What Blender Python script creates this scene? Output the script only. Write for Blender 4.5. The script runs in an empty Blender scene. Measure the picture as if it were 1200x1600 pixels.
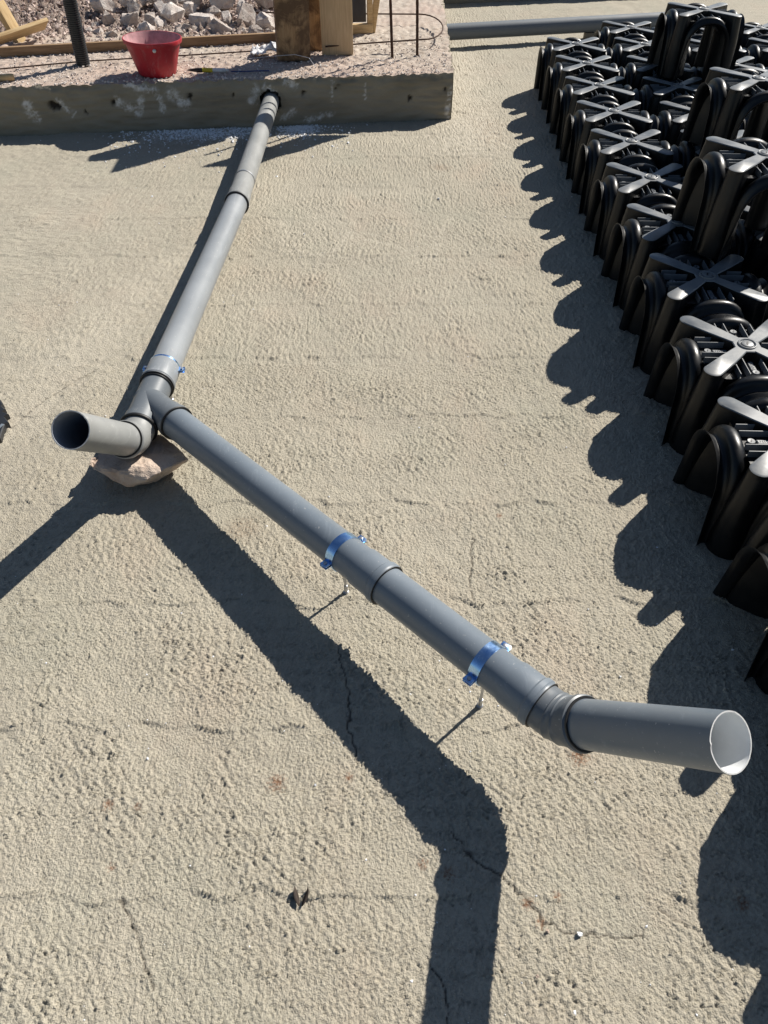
import bpy, bmesh, math, random
import numpy as np
from mathutils import Vector, Matrix, Quaternion, noise as mnoise

# ------------------------------------------------------------------ camera, sky, sun, exposure
scene = bpy.context.scene
col = scene.collection
R = math.radians

cam_d = bpy.data.cameras.new("camera")
cam = bpy.data.objects.new("camera", cam_d)
col.objects.link(cam)
cam.location = (0.0, 0.0, 1.76)
cam.rotation_euler = (R(90 - 45.4), 0, 0)
cam_d.sensor_fit = 'VERTICAL'
cam_d.sensor_height = 24.0
cam_d.lens = 24.0 * 1150.0 / 1600.0
cam_d.clip_start = 0.02
cam_d.clip_end = 2000.0
scene.camera = cam

SUN_EL, SUN_AZ = 39.0, 48.0            # azimuth from +Y towards +X
world = bpy.data.worlds.new("World")
scene.world = world
world.use_nodes = True
wn, wl = world.node_tree.nodes, world.node_tree.links
for n in list(wn): wn.remove(n)
sky = wn.new('ShaderNodeTexSky'); sky.sky_type = 'NISHITA'; sky.sun_disc = False
sky.sun_elevation = R(SUN_EL); sky.sun_rotation = R(SUN_AZ)
sky.air_density = 1.0; sky.dust_density = 0.4; sky.ozone_density = 1.5
bg = wn.new('ShaderNodeBackground'); bg.inputs['Strength'].default_value = 0.05
wo = wn.new('ShaderNodeOutputWorld')
wl.new(sky.outputs[0], bg.inputs[0]); wl.new(bg.outputs[0], wo.inputs[0])

sun_d = bpy.data.lights.new("sun", 'SUN')
sun_d.energy = 5.0; sun_d.angle = R(0.5); sun_d.color = (1.0, 0.945, 0.86)
sun = bpy.data.objects.new("sun", sun_d); col.objects.link(sun)
sd = Vector((math.sin(R(SUN_AZ)) * math.cos(R(SUN_EL)), math.cos(R(SUN_AZ)) * math.cos(R(SUN_EL)), math.sin(R(SUN_EL))))
sun.rotation_euler = (-sd).to_track_quat('-Z', 'Y').to_euler()
sun.location = sd * 20

scene.view_settings.view_transform = 'Standard'
scene.view_settings.look = 'None'
scene.view_settings.gamma = 1.0
scene.view_settings.use_curve_mapping = False
scene.view_settings.exposure = 0.52

rnd = random.Random(7)
NP = np.random.RandomState(11)

# ------------------------------------------------------------------ helpers
class MB:
    """collects faces; build() links them as ONE mesh object"""
    def __init__(self): self.v, self.f, self.s, self.m = [], [], [], []
    def add(self, vs, fs, smooth=True, mat=0):
        o = len(self.v); self.v += [tuple(p) for p in vs]
        for f in fs:
            self.f.append([i + o for i in f]); self.s.append(smooth); self.m.append(mat)
    def mesh(self, name, mats, sharp=35):
        me = bpy.data.meshes.new(name)
        me.from_pydata(self.v, [], self.f); me.update()
        me.polygons.foreach_set('use_smooth', self.s)
        me.polygons.foreach_set('material_index', self.m)
        for m in (mats if isinstance(mats, (list, tuple)) else [mats]): me.materials.append(m)
        if sharp: me.set_sharp_from_angle(angle=R(sharp))
        return me
    def build(self, name, mats, parent=None, loc=(0, 0, 0), sharp=35):
        return link(name, self.mesh(name, mats, sharp), parent, loc)

def link(name, me, parent=None, loc=(0, 0, 0)):
    o = bpy.data.objects.new(name, me); col.objects.link(o)
    o.location = loc
    if parent is not None: o.parent = parent
    return o

def empty(name, loc=(0, 0, 0), rz=0.0):
    o = bpy.data.objects.new(name, None); col.objects.link(o)
    o.empty_display_size = 0.05; o.location = loc; o.rotation_euler = (0, 0, rz)
    return o

def tag(o, label=None, cat=None, group=None, kind=None):
    if label: o['label'] = label
    if cat: o['category'] = cat
    if group: o['group'] = group
    if kind: o['kind'] = kind
    return o

def frame(d):
    d = Vector(d).normalized()
    up = Vector((0, 0, 1)) if abs(d.z) < 0.95 else Vector((0, 1, 0))
    x = d.cross(up).normalized(); y = x.cross(d).normalized()
    return x, y, d

def lathe(mb, P, D, prof, n=40, closed=False, cap=False, mat=0, smooth=True):
    x, y, d = frame(D); P = Vector(P); vs = []
    for (s, r) in prof:
        for k in range(n):
            a = 2 * math.pi * k / n
            vs.append(P + d * s + (x * math.cos(a) + y * math.sin(a)) * r)
    fs = []; m = len(prof)
    for i in range(m if closed else m - 1):
        j = (i + 1) % m
        for k in range(n):
            l = (k + 1) % n
            fs.append((i * n + k, i * n + l, j * n + l, j * n + k))
    if cap:
        fs.append(tuple(range(n))[::-1]); fs.append(tuple(range((m - 1) * n, m * n)))
    mb.add(vs, fs, smooth, mat)

def sweep(mb, pts, rad, n=12, cap=True, mat=0, smooth=True):
    pts = [Vector(p) for p in pts]
    if not isinstance(rad, (list, tuple)): rad = [rad] * len(pts)
    T = []
    for i in range(len(pts)):
        a = pts[max(i - 1, 0)]; b = pts[min(i + 1, len(pts) - 1)]
        T.append((b - a).normalized())
    x, y, d = frame(T[0]); vs = []
    for i, p in enumerate(pts):
        if i:
            q = T[i - 1].rotation_difference(T[i]); x = q @ x; y = q @ y
        for k in range(n):
            a = 2 * math.pi * k / n
            vs.append(p + (x * math.cos(a) + y * math.sin(a)) * rad[i])
    fs = []
    for i in range(len(pts) - 1):
        for k in range(n):
            l = (k + 1) % n
            fs.append((i * n + k, i * n + l, (i + 1) * n + l, (i + 1) * n + k))
    if cap:
        fs.append(tuple(range(n))[::-1]); fs.append(tuple(range((len(pts) - 1) * n, len(pts) * n)))
    mb.add(vs, fs, smooth, mat)

def box(mb, c, size, M=None, mat=0, bev=0.0):
    c = Vector(c); hx, hy, hz = [s / 2 for s in size]
    M = M or Matrix.Identity(3)
    if bev <= 0:
        vs = [c + M @ Vector((sx * hx, sy * hy, sz * hz)) for sz in (-1, 1) for sx, sy in ((-1, -1), (1, -1), (1, 1), (-1, 1))]
        fs = [(0, 3, 2, 1), (4, 5, 6, 7), (0, 1, 5, 4), (1, 2, 6, 5), (2, 3, 7, 6), (3, 0, 4, 7)]
        mb.add(vs, fs, False, mat); return
    bm = bmesh.new(); bmesh.ops.create_cube(bm, size=1.0)
    for v in bm.verts: v.co = Vector((v.co.x * hx * 2, v.co.y * hy * 2, v.co.z * hz * 2))
    bmesh.ops.bevel(bm, geom=bm.edges[:], offset=bev, segments=2, affect='EDGES', profile=0.6)
    bm.verts.index_update()
    mb.add([c + M @ v.co for v in bm.verts], [[v.index for v in f.verts] for f in bm.faces], False, mat); bm.free()

def rotz(a): return Matrix.Rotation(a, 3, 'Z')

# periodic band-limited noise tiles, sampled bilinearly (used to shape real relief)
TN = 1024
def tile(seed, lam_lo, lam_hi, ax=1.0, ay=1.0, cell=0.004):
    rs = np.random.RandomState(seed)
    F = np.fft.fft2(rs.randn(TN, TN))
    fx = np.fft.fftfreq(TN, cell)[None, :] * ax; fy = np.fft.fftfreq(TN, cell)[:, None] * ay
    f = np.sqrt(fx ** 2 + fy ** 2) + 1e-9
    lo, hi = 1.0 / lam_hi, 1.0 / lam_lo
    W = np.exp(-((np.log(f) - 0.5 * (np.log(lo) + np.log(hi))) / (0.5 * (np.log(hi) - np.log(lo)))) ** 2)
    t = np.real(np.fft.ifft2(F * W)); t -= t.mean(); t /= t.std()
    return t
def samp(t, x, y, cell=0.004, rot=0.0):
    if rot:
        c, s = math.cos(rot), math.sin(rot); x, y = c * x - s * y, s * x + c * y
    u = (x / cell) % TN; v = (y / cell) % TN
    i = np.floor(u).astype(int); j = np.floor(v).astype(int); a = u - i; b = v - j
    i %= TN; j %= TN; i2 = (i + 1) % TN; j2 = (j + 1) % TN
    return (t[j, i] * (1 - a) + t[j, i2] * a) * (1 - b) + (t[j2, i] * (1 - a) + t[j2, i2] * a) * b
def sstep(a, b, x):
    t = np.clip((x - a) / (b - a), 0, 1); return t * t * (3 - 2 * t)

def grid_mesh(name, xs, ys, Z, mats, attrs=None, X=None, Y=None):
    nx, ny = len(xs), len(ys)
    if X is None: X, Y = np.meshgrid(xs, ys)
    co = np.stack([X, Y, Z], -1).reshape(-1).astype(np.float32)
    me = bpy.data.meshes.new(name)
    me.vertices.add(nx * ny); me.vertices.foreach_set('co', co)
    i = np.arange(nx - 1)[None, :] + (np.arange(ny - 1) * nx)[:, None]
    q = np.stack([i, i + 1, i + nx + 1, i + nx], -1).reshape(-1).astype(np.int32)
    nf = (nx - 1) * (ny - 1)
    me.loops.add(nf * 4); me.loops.foreach_set('vertex_index', q)
    me.polygons.add(nf)
    me.polygons.foreach_set('loop_start', np.arange(0, nf * 4, 4, dtype=np.int32))
    me.polygons.foreach_set('use_smooth', np.ones(nf, dtype=bool))
    me.update(calc_edges=True)
    for k, a in (attrs or {}).items():
        at = me.attributes.new(k, 'FLOAT', 'POINT'); at.data.foreach_set('value', a.reshape(-1).astype(np.float32))
    for m in (mats if isinstance(mats, (list, tuple)) else [mats]): me.materials.append(m)
    return me

# ------------------------------------------------------------------ materials
class NT:
    def __init__(self, name):
        self.mat = bpy.data.materials.new(name); self.mat.use_nodes = True
        self.n = self.mat.node_tree.nodes; self.l = self.mat.node_tree.links
        self.b = self.n['Principled BSDF']
        self.tc = self.n.new('ShaderNodeTexCoord')
    def node(self, t, **kw):
        nd = self.n.new(t)
        for k, v in kw.items():
            if k in nd.inputs: self.put(v, nd.inputs[k])
            else: setattr(nd, k, v)
        return nd
    def put(self, v, sock):
        if isinstance(v, bpy.types.NodeSocket): self.l.new(v, sock)
        else: sock.default_value = v
    def noise(self, scale, detail=4, rough=0.55, coord='Object', stretch=None, dist=0.0):
        c = self.tc.outputs[coord]
        if stretch:
            mp = self.node('ShaderNodeMapping'); self.l.new(c, mp.inputs[0]); mp.inputs['Scale'].default_value = stretch; c = mp.outputs[0]
        nd = self.node('ShaderNodeTexNoise', Scale=scale, Detail=detail, Roughness=rough, Distortion=dist)
        self.l.new(c, nd.inputs['Vector']); return nd.outputs['Fac']
    def ramp(self, fac, stops):
        r = self.node('ShaderNodeValToRGB'); self.put(fac, r.inputs[0])
        e = r.color_ramp.elements
        while len(e) < len(stops): e.new(0.5)
        for i, (p, c) in enumerate(stops):
            e[i].position = p; e[i].color = (*c, 1) if not isinstance(c, (int, float)) else (c, c, c, 1)
        return r.outputs[0]
    def mix(self, fac, a, b, mode='MIX'):
        m = self.node('ShaderNodeMix'); m.data_type = 'RGBA'; m.blend_type = mode
        self.put(fac, m.inputs[0])
        for v, s in ((a, m.inputs[6]), (b, m.inputs[7])):
            self.put(v if isinstance(v, bpy.types.NodeSocket) else (*v, 1), s)
        return m.outputs[2]
    def math(self, op, a, b=0.0):
        m = self.node('ShaderNodeMath', operation=op); self.put(a, m.inputs[0]); self.put(b, m.inputs[1]); return m.outputs[0]
    def attr(self, name):
        a = self.node('ShaderNodeAttribute', attribute_name=name); return a.outputs['Fac']
    def bump(self, h, dist, strength=1.0):
        b = self.node('ShaderNodeBump', Strength=strength, Distance=dist); self.put(h, b.inputs['Height'])
        self.l.new(b.outputs[0], self.b.inputs['Normal'])
    def set(self, **kw):
        for k, v in kw.items(): 
            if isinstance(v, tuple) and len(v) == 3: v = (*v, 1)
            self.put(v, self.b.inputs[k.replace('_', ' ')])

def mat_concrete():
    t = NT('concrete_slab')
    big = t.noise(0.9, 3, 0.5); mid = t.noise(7, 5, 0.6); fine = t.noise(260, 3, 0.7); gr = t.noise(70, 4, 0.65)
    c = t.mix(t.ramp(big, [(0.3, 0.0), (0.7, 1.0)]), (0.360, 0.326, 0.256), (0.430, 0.395, 0.318))
    c = t.mix(t.ramp(mid, [(0.35, 0.0), (0.7, 0.55)]), c, (0.345, 0.312, 0.250))
    c = t.mix(t.ramp(gr, [(0.4, 0.0), (0.75, 0.5)]), c, (0.50, 0.455, 0.37))
    hue = t.noise(2.3, 4, 0.6, stretch=(1.0, 0.6, 1.0)); c = t.mix(t.ramp(hue, [(0.52, 0.0), (0.7, 0.55)]), c, (0.36, 0.345, 0.275)); c = t.mix(t.ramp(hue, [(0.3, 0.5), (0.46, 0.0)]), c, (0.44, 0.365, 0.285))
    c = t.mix(t.attr('pale'), c, (0.50, 0.455, 0.37))
    c = t.mix(t.math('MULTIPLY', t.attr('powder'), t.ramp(t.noise(55, 5, 0.7), [(0.44, 0.0), (0.56, 1.0)])), c, (0.78, 0.79, 0.80))
    c = t.mix(t.math('MULTIPLY', t.attr('stain'), t.ramp(t.noise(130, 4, 0.7), [(0.40, 0.1), (0.56, 1.6)])), c, (0.19, 0.085, 0.04))
    c = t.mix(t.attr('crack'), c, (0.045, 0.036, 0.03))
    c = t.mix(t.ramp(fine, [(0.28, 0.75), (0.42, 0.0)]), c, (0.20, 0.17, 0.13))
    t.set(Base_Color=c, Roughness=0.92); t.b.inputs['Specular IOR Level'].default_value = 0.25
    g2 = t.ramp(t.noise(185, 2.5, 0.55, stretch=(1.0, 0.72, 1.0)), [(0.36, 0.0), (0.50, 0.45), (0.70, 1.0)])
    t.bump(t.math('ADD', t.math('ADD', t.math('MULTIPLY', fine, 0.45), t.math('MULTIPLY', gr, 0.35)), t.math('MULTIPLY', g2, 0.28)), 0.006, 1.0)
    return t.mat

def mat_kerb():
    t = NT('cast_concrete')
    big = t.noise(3, 4, 0.6, stretch=(1, 1, 3)); f = t.noise(120, 4, 0.7)
    c = t.mix(t.ramp(big, [(0.3, 0.0), (0.75, 1.0)]), (0.225, 0.200, 0.150), (0.315, 0.285, 0.225))
    c = t.mix(t.ramp(t.noise(1.6, 5, 0.6, stretch=(0.6, 1, 6)), [(0.55, 0.0), (0.7, 0.6)]), c, (0.16, 0.135, 0.10))
    # plaster smears
    c = t.mix(t.math('MULTIPLY', t.attr('smear'), t.ramp(t.noise(28, 5, 0.7), [(0.38, 0.0), (0.6, 1.0)])), c, (0.62, 0.61, 0.59))
    c = t.mix(t.math('MULTIPLY', t.attr('pit'), 1.0), c, (0.035, 0.03, 0.026))
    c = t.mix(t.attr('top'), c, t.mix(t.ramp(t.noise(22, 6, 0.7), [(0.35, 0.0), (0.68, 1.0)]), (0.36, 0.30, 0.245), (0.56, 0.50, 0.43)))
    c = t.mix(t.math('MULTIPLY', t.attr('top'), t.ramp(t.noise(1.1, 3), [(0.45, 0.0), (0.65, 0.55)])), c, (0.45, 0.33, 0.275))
    t.set(Base_Color=c, Roughness=0.93); t.b.inputs['Specular IOR Level'].default_value = 0.2
    t.bump(f, 0.004, 0.7)
    return t.mat

def mat_dirt():
    t = NT('pink_rubble_ground')
    a = t.noise(14, 6, 0.7); b = t.noise(90, 4, 0.7)
    c = t.mix(t.ramp(a, [(0.3, 0.0), (0.7, 1.0)]), (0.24, 0.165, 0.13), (0.42, 0.33, 0.285))
    c = t.mix(t.ramp(b, [(0.5, 0.0), (0.68, 0.9)]), c, (0.58, 0.52, 0.47))
    t.set(Base_Color=c, Roughness=0.95); t.b.inputs['Specular IOR Level'].default_value = 0.15
    t.bump(t.math('ADD', a, b), 0.02, 1.0)
    return t.mat

def mat_rock(name, light, dark, spot):
    t = NT(name)
    oi = t.node('ShaderNodeObjectInfo')
    a = t.noise(6, 6, 0.65); b = t.noise(45, 5, 0.7); s = t.noise(11, 6, 0.75, dist=0.6)
    c = t.mix(t.ramp(a, [(0.32, 0.0), (0.66, 1.0)]), dark, light)
    c = t.mix(t.ramp(b, [(0.55, 0.0), (0.8, 0.5)]), c, (0.30, 0.20, 0.15))
    c = t.mix(t.math('MULTIPLY', t.ramp(s, [(0.60, 0.0), (0.66, 1.0)]), spot), c, (0.075, 0.068, 0.062))
    t.set(Base_Color=c, Roughness=0.9); t.b.inputs['Specular IOR Level'].default_value = 0.25
    t.bump(t.math('ADD', t.math('MULTIPLY', a, 2.0), b), 0.010, 0.9)
    return t.mat

def mat_pvc(name, base, dust=0.25, rough=0.36):
    t = NT(name)
    a = t.noise(5, 5, 0.6); b = t.noise(60, 4, 0.7); s = t.noise(18, 5, 0.7, stretch=(1, 1, 1), dist=1.2)
    c = t.mix(t.math('MULTIPLY', t.ramp(a, [(0.4, 0.0), (0.75, 1.0)]), dust), base, tuple(min(1, x * 1.25 + 0.06) for x in base))
    c = t.mix(t.math('MULTIPLY', t.ramp(s, [(0.66, 0.0), (0.72, 1.0)]), dust * 1.6), c, (0.42, 0.41, 0.38))
    c = t.mix(t.math('MULTIPLY', t.ramp(t.noise(170, 2, 0.5), [(0.70, 0.0), (0.745, 1.0)]), min(1.0, dust * 2.2)), c, (0.50, 0.49, 0.46))
    c = t.mix(t.math('MULTIPLY', t.ramp(t.noise(9, 5, 0.7, stretch=(3.0, 0.5, 3.0), dist=0.8), [(0.58, 0.0), (0.75, 1.0)]), dust * 1.4), c, tuple(min(1, x * 1.3 + 0.10) for x in base))
    r = t.ramp(t.math('ADD', t.math('MULTIPLY', a, 0.7), t.math('MULTIPLY', b, 0.3)), [(0.3, rough - 0.05), (0.7, rough + 0.16)])
    t.set(Base_Color=c, Roughness=r)
    t.bump(t.math('ADD', t.math('MULTIPLY', a, 3.0), t.math('MULTIPLY', b, 0.4)), 0.0006, 0.35)
    return t.mat

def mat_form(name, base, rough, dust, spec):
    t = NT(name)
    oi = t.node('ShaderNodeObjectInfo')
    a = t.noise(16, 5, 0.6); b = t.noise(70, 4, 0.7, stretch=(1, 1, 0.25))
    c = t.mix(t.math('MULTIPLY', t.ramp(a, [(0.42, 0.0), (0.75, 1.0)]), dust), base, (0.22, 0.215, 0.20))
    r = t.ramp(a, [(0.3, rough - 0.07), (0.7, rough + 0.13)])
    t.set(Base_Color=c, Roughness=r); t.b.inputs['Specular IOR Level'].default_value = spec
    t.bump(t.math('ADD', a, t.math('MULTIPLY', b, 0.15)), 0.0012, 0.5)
    return t.mat

def mat_wood(name, a, b, stretch, stain=None):
    t = NT(name)
    g = t.noise(6, 6, 0.65, stretch=stretch, dist=0.4); f = t.noise(4, 4, 0.6)
    c = t.mix(t.ramp(g, [(0.3, 0.0), (0.7, 1.0)]), a, b)
    if stain:
        c = t.mix(t.ramp(t.noise(7, 5, 0.65, dist=0.5), [(0.40, 0.0), (0.54, 0.9)]), c, stain)
    t.set(Base_Color=c, Roughness=0.8); t.b.inputs['Specular IOR Level'].default_value = 0.25
    t.bump(g, 0.003, 0.6)
    return t.mat

def mat_plain(name, c, rough=0.6, metal=0.0, bump=None, var=0.25, scale=20):
    t = NT(name)
    a = t.noise(scale, 5, 0.65)
    cc = t.mix(t.ramp(a, [(0.3, 0.0), (0.75, 1.0)]), tuple(x * (1 - var) for x in c), tuple(min(1, x * (1 + var)) for x in c))
    t.set(Base_Color=cc, Roughness=rough, Metallic=metal)
    if bump: t.bump(a, bump, 0.6)
    return t.mat

M = {}
M['slab'] = mat_concrete(); M['kerb'] = mat_kerb(); M['dirt'] = mat_dirt()
M['rock'] = mat_rock('limestone_rubble', (0.78, 0.73, 0.68), (0.55, 0.46, 0.41), 0.5)
M['rock2'] = mat_rock('limestone_dark', (0.62, 0.56, 0.51), (0.38, 0.31, 0.27), 0.9)
M['gravel'] = mat_rock('pink_gravel', (0.60, 0.50, 0.445), (0.40, 0.29, 0.245), 0.2)
M['stone'] = mat_rock('prop_stone', (0.60, 0.51, 0.43), (0.40, 0.28, 0.21), 0.15)
M['pvc'] = mat_pvc('grey_pvc', (0.150, 0.178, 0.208))
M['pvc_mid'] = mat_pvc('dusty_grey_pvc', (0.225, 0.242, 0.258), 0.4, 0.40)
M['pvc_far'] = mat_pvc('matt_grey_pvc', (0.125, 0.145, 0.165), 0.15, 0.55)
M['pvc_fit'] = mat_pvc('dark_grey_pvc_fitting', (0.120, 0.135, 0.150), 0.2, 0.38)
M['pvc_light'] = mat_pvc('dusty_light_pvc', (0.235, 0.24, 0.235), 0.6, 0.42)
M['pvc_in'] = mat_plain('pvc_inside', (0.74, 0.76, 0.77), 0.5, var=0.06)
M['pvc_in_shade'] = mat_plain('pvc_inside_shaded', (0.30, 0.32, 0.36), 0.5, var=0.1)  # stub mouth the sun misses: its shade put into a darker blue-grey
M['cut'] = mat_plain('sawn_pvc_edge', (0.58, 0.58, 0.57), 0.7, var=0.1)
M['rubber'] = mat_plain('black_rubber', (0.012, 0.012, 0.013), 0.5)
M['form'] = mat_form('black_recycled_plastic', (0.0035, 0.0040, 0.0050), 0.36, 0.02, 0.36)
M['form_cap'] = mat_form('black_plastic_glare_cap', (0.115, 0.128, 0.142), 0.42, 0.6, 0.65)  # same plastic, greyer base: glare on its tops put into the colour, plus dust
M['zinc'] = None
def mat_zinc():
    t = NT('sky_tinted_blue_zinc')
    a = t.noise(40, 4, 0.6)
    c = t.mix(t.ramp(a, [(0.35, 0.0), (0.7, 1.0)]), (0.30, 0.52, 0.86), (0.50, 0.70, 0.97))  # reflected sky put into the blue of the zinc coating
    t.set(Base_Color=c, Roughness=t.ramp(a, [(0.3, 0.16), (0.7, 0.30)]), Metallic=1.0)
    return t.mat
M['zinc'] = mat_zinc()
M['steel'] = mat_plain('galvanised_rod', (0.50, 0.51, 0.53), 0.38, 0.9)
M['rust'] = mat_plain('rusty_rebar', (0.062, 0.030, 0.018), 0.85, 0.1, 0.001, 0.5, 60)
M['wood'] = mat_wood('pale_sawn_pine', (0.40, 0.27, 0.13), (0.62, 0.47, 0.27), (1, 14, 14))
M['wood_b'] = mat_wood('weathered_batten', (0.20, 0.125, 0.07), (0.36, 0.24, 0.14), (1, 14, 14))
M['wood_c'] = mat_wood('cement_stained_board', (0.25, 0.155, 0.08), (0.40, 0.27, 0.15), (14, 14, 1), (0.10, 0.062, 0.038))
M['wood_d'] = mat_wood('tan_board', (0.44, 0.31, 0.18), (0.60, 0.45, 0.28), (14, 14, 1))
def mat_bucket():
    t = NT('red_mortar_bucket')
    a = t.noise(9, 6, 0.7); s = t.noise(26, 6, 0.75, stretch=(1, 1, 0.3))
    c = t.mix(t.ramp(a, [(0.3, 0.0), (0.7, 1.0)]), (0.30, 0.008, 0.018), (0.46, 0.016, 0.030))
    c = t.mix(t.ramp(s, [(0.52, 0.0), (0.8, 0.4)]), c, (0.46, 0.30, 0.31))
    t.set(Base_Color=c, Roughness=0.5); t.bump(a, 0.002, 0.4); return t.mat
M['bucket'] = mat_bucket()
M['bucket_in'] = mat_plain('mortar_caked_inside', (0.46, 0.25, 0.26), 0.85, var=0.35)
M['foam'] = mat_plain('white_crumbs', (0.80, 0.81, 0.83), 0.8, var=0.1)
M['conduit'] = mat_plain('black_conduit', (0.018, 0.020, 0.023), 0.42)
M['film'] = mat_plain('white_plastic_film', (0.70, 0.70, 0.72), 0.45, var=0.1)
M['blue'] = mat_plain('blue_cord', (0.03, 0.05, 0.16), 0.6)
M['yellow'] = mat_plain('yellow_sleeve', (0.62, 0.50, 0.03), 0.5)
M['white'] = mat_plain('white_barrel', (0.62, 0.62, 0.62), 0.5)
M['leaf'] = mat_plain('dry_dark_leaf', (0.05, 0.035, 0.026), 0.8, var=0.5)
M['tarp'] = mat_plain('dark_membrane', (0.03, 0.034, 0.05), 0.5)

# ------------------------------------------------------------------ the slab
JOINTS = [0.12, 0.54, 0.95, 1.358, 1.781, 2.255, 2.66, 3.096, 3.573, 4.02, 4.46, 4.93, 5.35, 5.8, 6.25, 6.7, 7.2, 7.7, 8.2, 8.7]
CRACKS = [
 [(-0.581,0.534),(-0.561,0.507),(-0.541,0.476),(-0.516,0.435),(-0.498,0.401),(-0.473,0.367)],
 [(-0.131,1.19),(-0.114,1.124),(-0.101,1.072),(-0.09,0.983),(-0.094,0.95),(-0.077,0.9),(-0.064,0.845)],
 [(0.158,0.679),(0.185,0.643),(0.205,0.617),(0.26,0.583),(0.286,0.56),(0.324,0.52),(0.347,0.488),(0.385,0.468),(0.433,0.466),(0.493,0.456),(0.555,0.46)],
 [(0.098,0.406),(0.119,0.38),(0.126,0.347),(0.128,0.30),(0.11,0.2)],
 [(0.291,1.625),(0.276,1.563),(0.276,1.496),(0.261,1.432),(0.269,1.363)],
 [(-1.411,2.185),(-1.37,2.295),(-1.332,2.37),(-1.271,2.464),(-1.195,2.563)],
 [(0.603,0.514),(0.638,0.488),(0.669,0.473)]]
VEINS = [
 [(-0.657,4.029),(-0.524,3.932),(-0.537,3.717),(-0.428,3.609),(-0.18,3.573)],
 [(-0.263,3.609),(-0.219,3.732),(-0.186,3.853),(-0.101,3.754),(0.067,3.695),(0.164,3.573),(0.325,3.539)],
 [(0.265,3.573),(0.283,3.792),(0.332,3.932),(0.383,4.029)]]
STAINS = [(-0.265,0.8,.018),(-0.087,0.812,.010),(0.145,0.587,.012),(0.34,0.488,.010),(0.317,0.524,.012),(-0.593,0.737,.008),(-0.664,0.743,.012),
 (0.789,0.524,.014),(0.494,0.867,.022),(0.385,1.718,.010),(0.088,0.607,.01),(-0.619,0.6,.008),(0.383,0.54,.008),(0.359,4.751,.05),(-0.463,1.662,.05)]

def poly_dist(X, Y, pts, amp=0.0):
    d = np.full(X.shape, 9.0)
    for (ax, ay), (bx, by) in zip(pts[:-1], pts[1:]):
        ex, ey = bx - ax, by - ay; L = ex * ex + ey * ey
        t = np.clip(((X - ax) * ex + (Y - ay) * ey) / L, 0, 1)
        d = np.minimum(d, np.hypot(X - ax - t * ex, Y - ay - t * ey))
    return d

T1 = tile(1, 0.0095, 0.0155, 1.0, 0.70); T2 = tile(2, 0.009, 0.013); T3 = tile(3, 0.25, 0.7); T4 = tile(4, 0.018, 0.05, 1.0, 0.07)
T5 = tile(5, 0.06, 0.16, 1.0, 0.5); T6 = tile(6, 0.010, 0.016); T7 = tile(7, 0.05, 0.12)

def slab_height(X, Y):
    # a floated pass between two joints: rough in its middle, closed up next to the joint
    yw = Y + 0.010 * samp(T5, X * 0.5, Y * 0.3)
    ph = np.zeros_like(X); jd = np.full(X.shape, 9.0)
    for a, b in zip(JOINTS[:-1], JOINTS[1:]):
        m = (yw >= a) & (yw < b); ph[m] = (yw[m] - a) / (b - a)
    for j in JOINTS: jd = np.minimum(jd, np.abs(yw - j))
    big = samp(T3, X, Y)
    env = 0.72 + 0.05 * big + 0.24 * np.sin(ph * math.pi) + 0.05 * samp(T5, X, Y)
    env = np.clip(env, 0.5, 1.05)
    lumps = np.maximum(samp(T1, X, Y), -0.7)
    lumps = np.sign(lumps) * np.abs(lumps) ** 1.15
    grit = np.maximum(samp(T2, X, Y, rot=0.5), -0.2) ** 1
    pits = np.clip(samp(T6, X, Y, rot=1.1) - 1.45 + 0.25 * samp(T3, X + 1.7, Y + 0.9), 0, 1.5)
    streak = samp(T4, X, Y)
    h = env * (0.0024 * lumps + 0.0021 * grit + 0.0019 * streak * (0.85 + 0.2 * big)) - 0.0046 * pits * env
    crumb = np.clip(samp(T1, X * 1.3, Y * 0.9, rot=0.2) + 0.3, 0, 2) * sstep(0.012, 0.003, jd) * sstep(-0.3, 0.9, samp(T5, X, Y * 0.1, rot=0.03))
    h += 0.0055 * crumb
    h += 0.0010 * samp(T7, X, Y) * 0.6 + 0.0025 * big * 0.5
    h -= 0.0036 * (ph - 0.5) * (Y > 0.12) * np.clip(0.55 + 0.6 * samp(T5, X * 0.5, Y * 0.05), 0, 1.3)
    return h, env, big

def axis(segs):
    a = [segs[0][0]]
    for (lo, hi, st) in segs:
        n = max(1, int(round((hi - lo) / st))); a += [lo + (hi - lo) * (k + 1) / n for k in range(n)]
    return np.array(a)
xs = axis([(-90, -30, 20), (-30, -6, 4), (-6, -2.8, 0.16), (-2.8, -1.6, 0.012), (-1.6, -0.95, 0.0075), (-0.95, 0.95, 0.0037), (0.95, 1.5, 0.008), (1.5, 3.0, 0.03), (3, 6, 0.15), (6, 30, 4), (30, 90, 20)])
ys = axis([(-60, -8, 10), (-8, -0.5, 0.5), (-0.5, 0.24, 0.03), (0.24, 1.5, 0.0037), (1.5, 2.6, 0.0052), (2.6, 4.2, 0.009), (4.2, 6.2, 0.014), (6.2, 10, 0.03), (10, 14, 0.2), (14, 40, 4), (40, 140, 20)])
X, Y = np.meshgrid(xs, ys)
H, env, big = slab_height(X, Y)
fade = sstep(14, 9, Y) * sstep(-6, -3, X) * sstep(8, 4, X) * sstep(-2, 0, Y)
H = H * fade
crack = np.zeros_like(X); pale = np.zeros_like(X); stain = np.zeros_like(X)
wob = 0.0022 * samp(T7, X * 2.2, Y * 2.2); wob2 = 0.0022 * samp(T7, X * 2.2 + 1, Y * 2.2 + 1)
for c in CRACKS:
    d = poly_dist(X + wob, Y + wob2, c)
    g = np.exp(-(d / 0.0021) ** 2); H -= 0.004 * g; crack = np.maximum(crack, g * 0.8)
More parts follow.
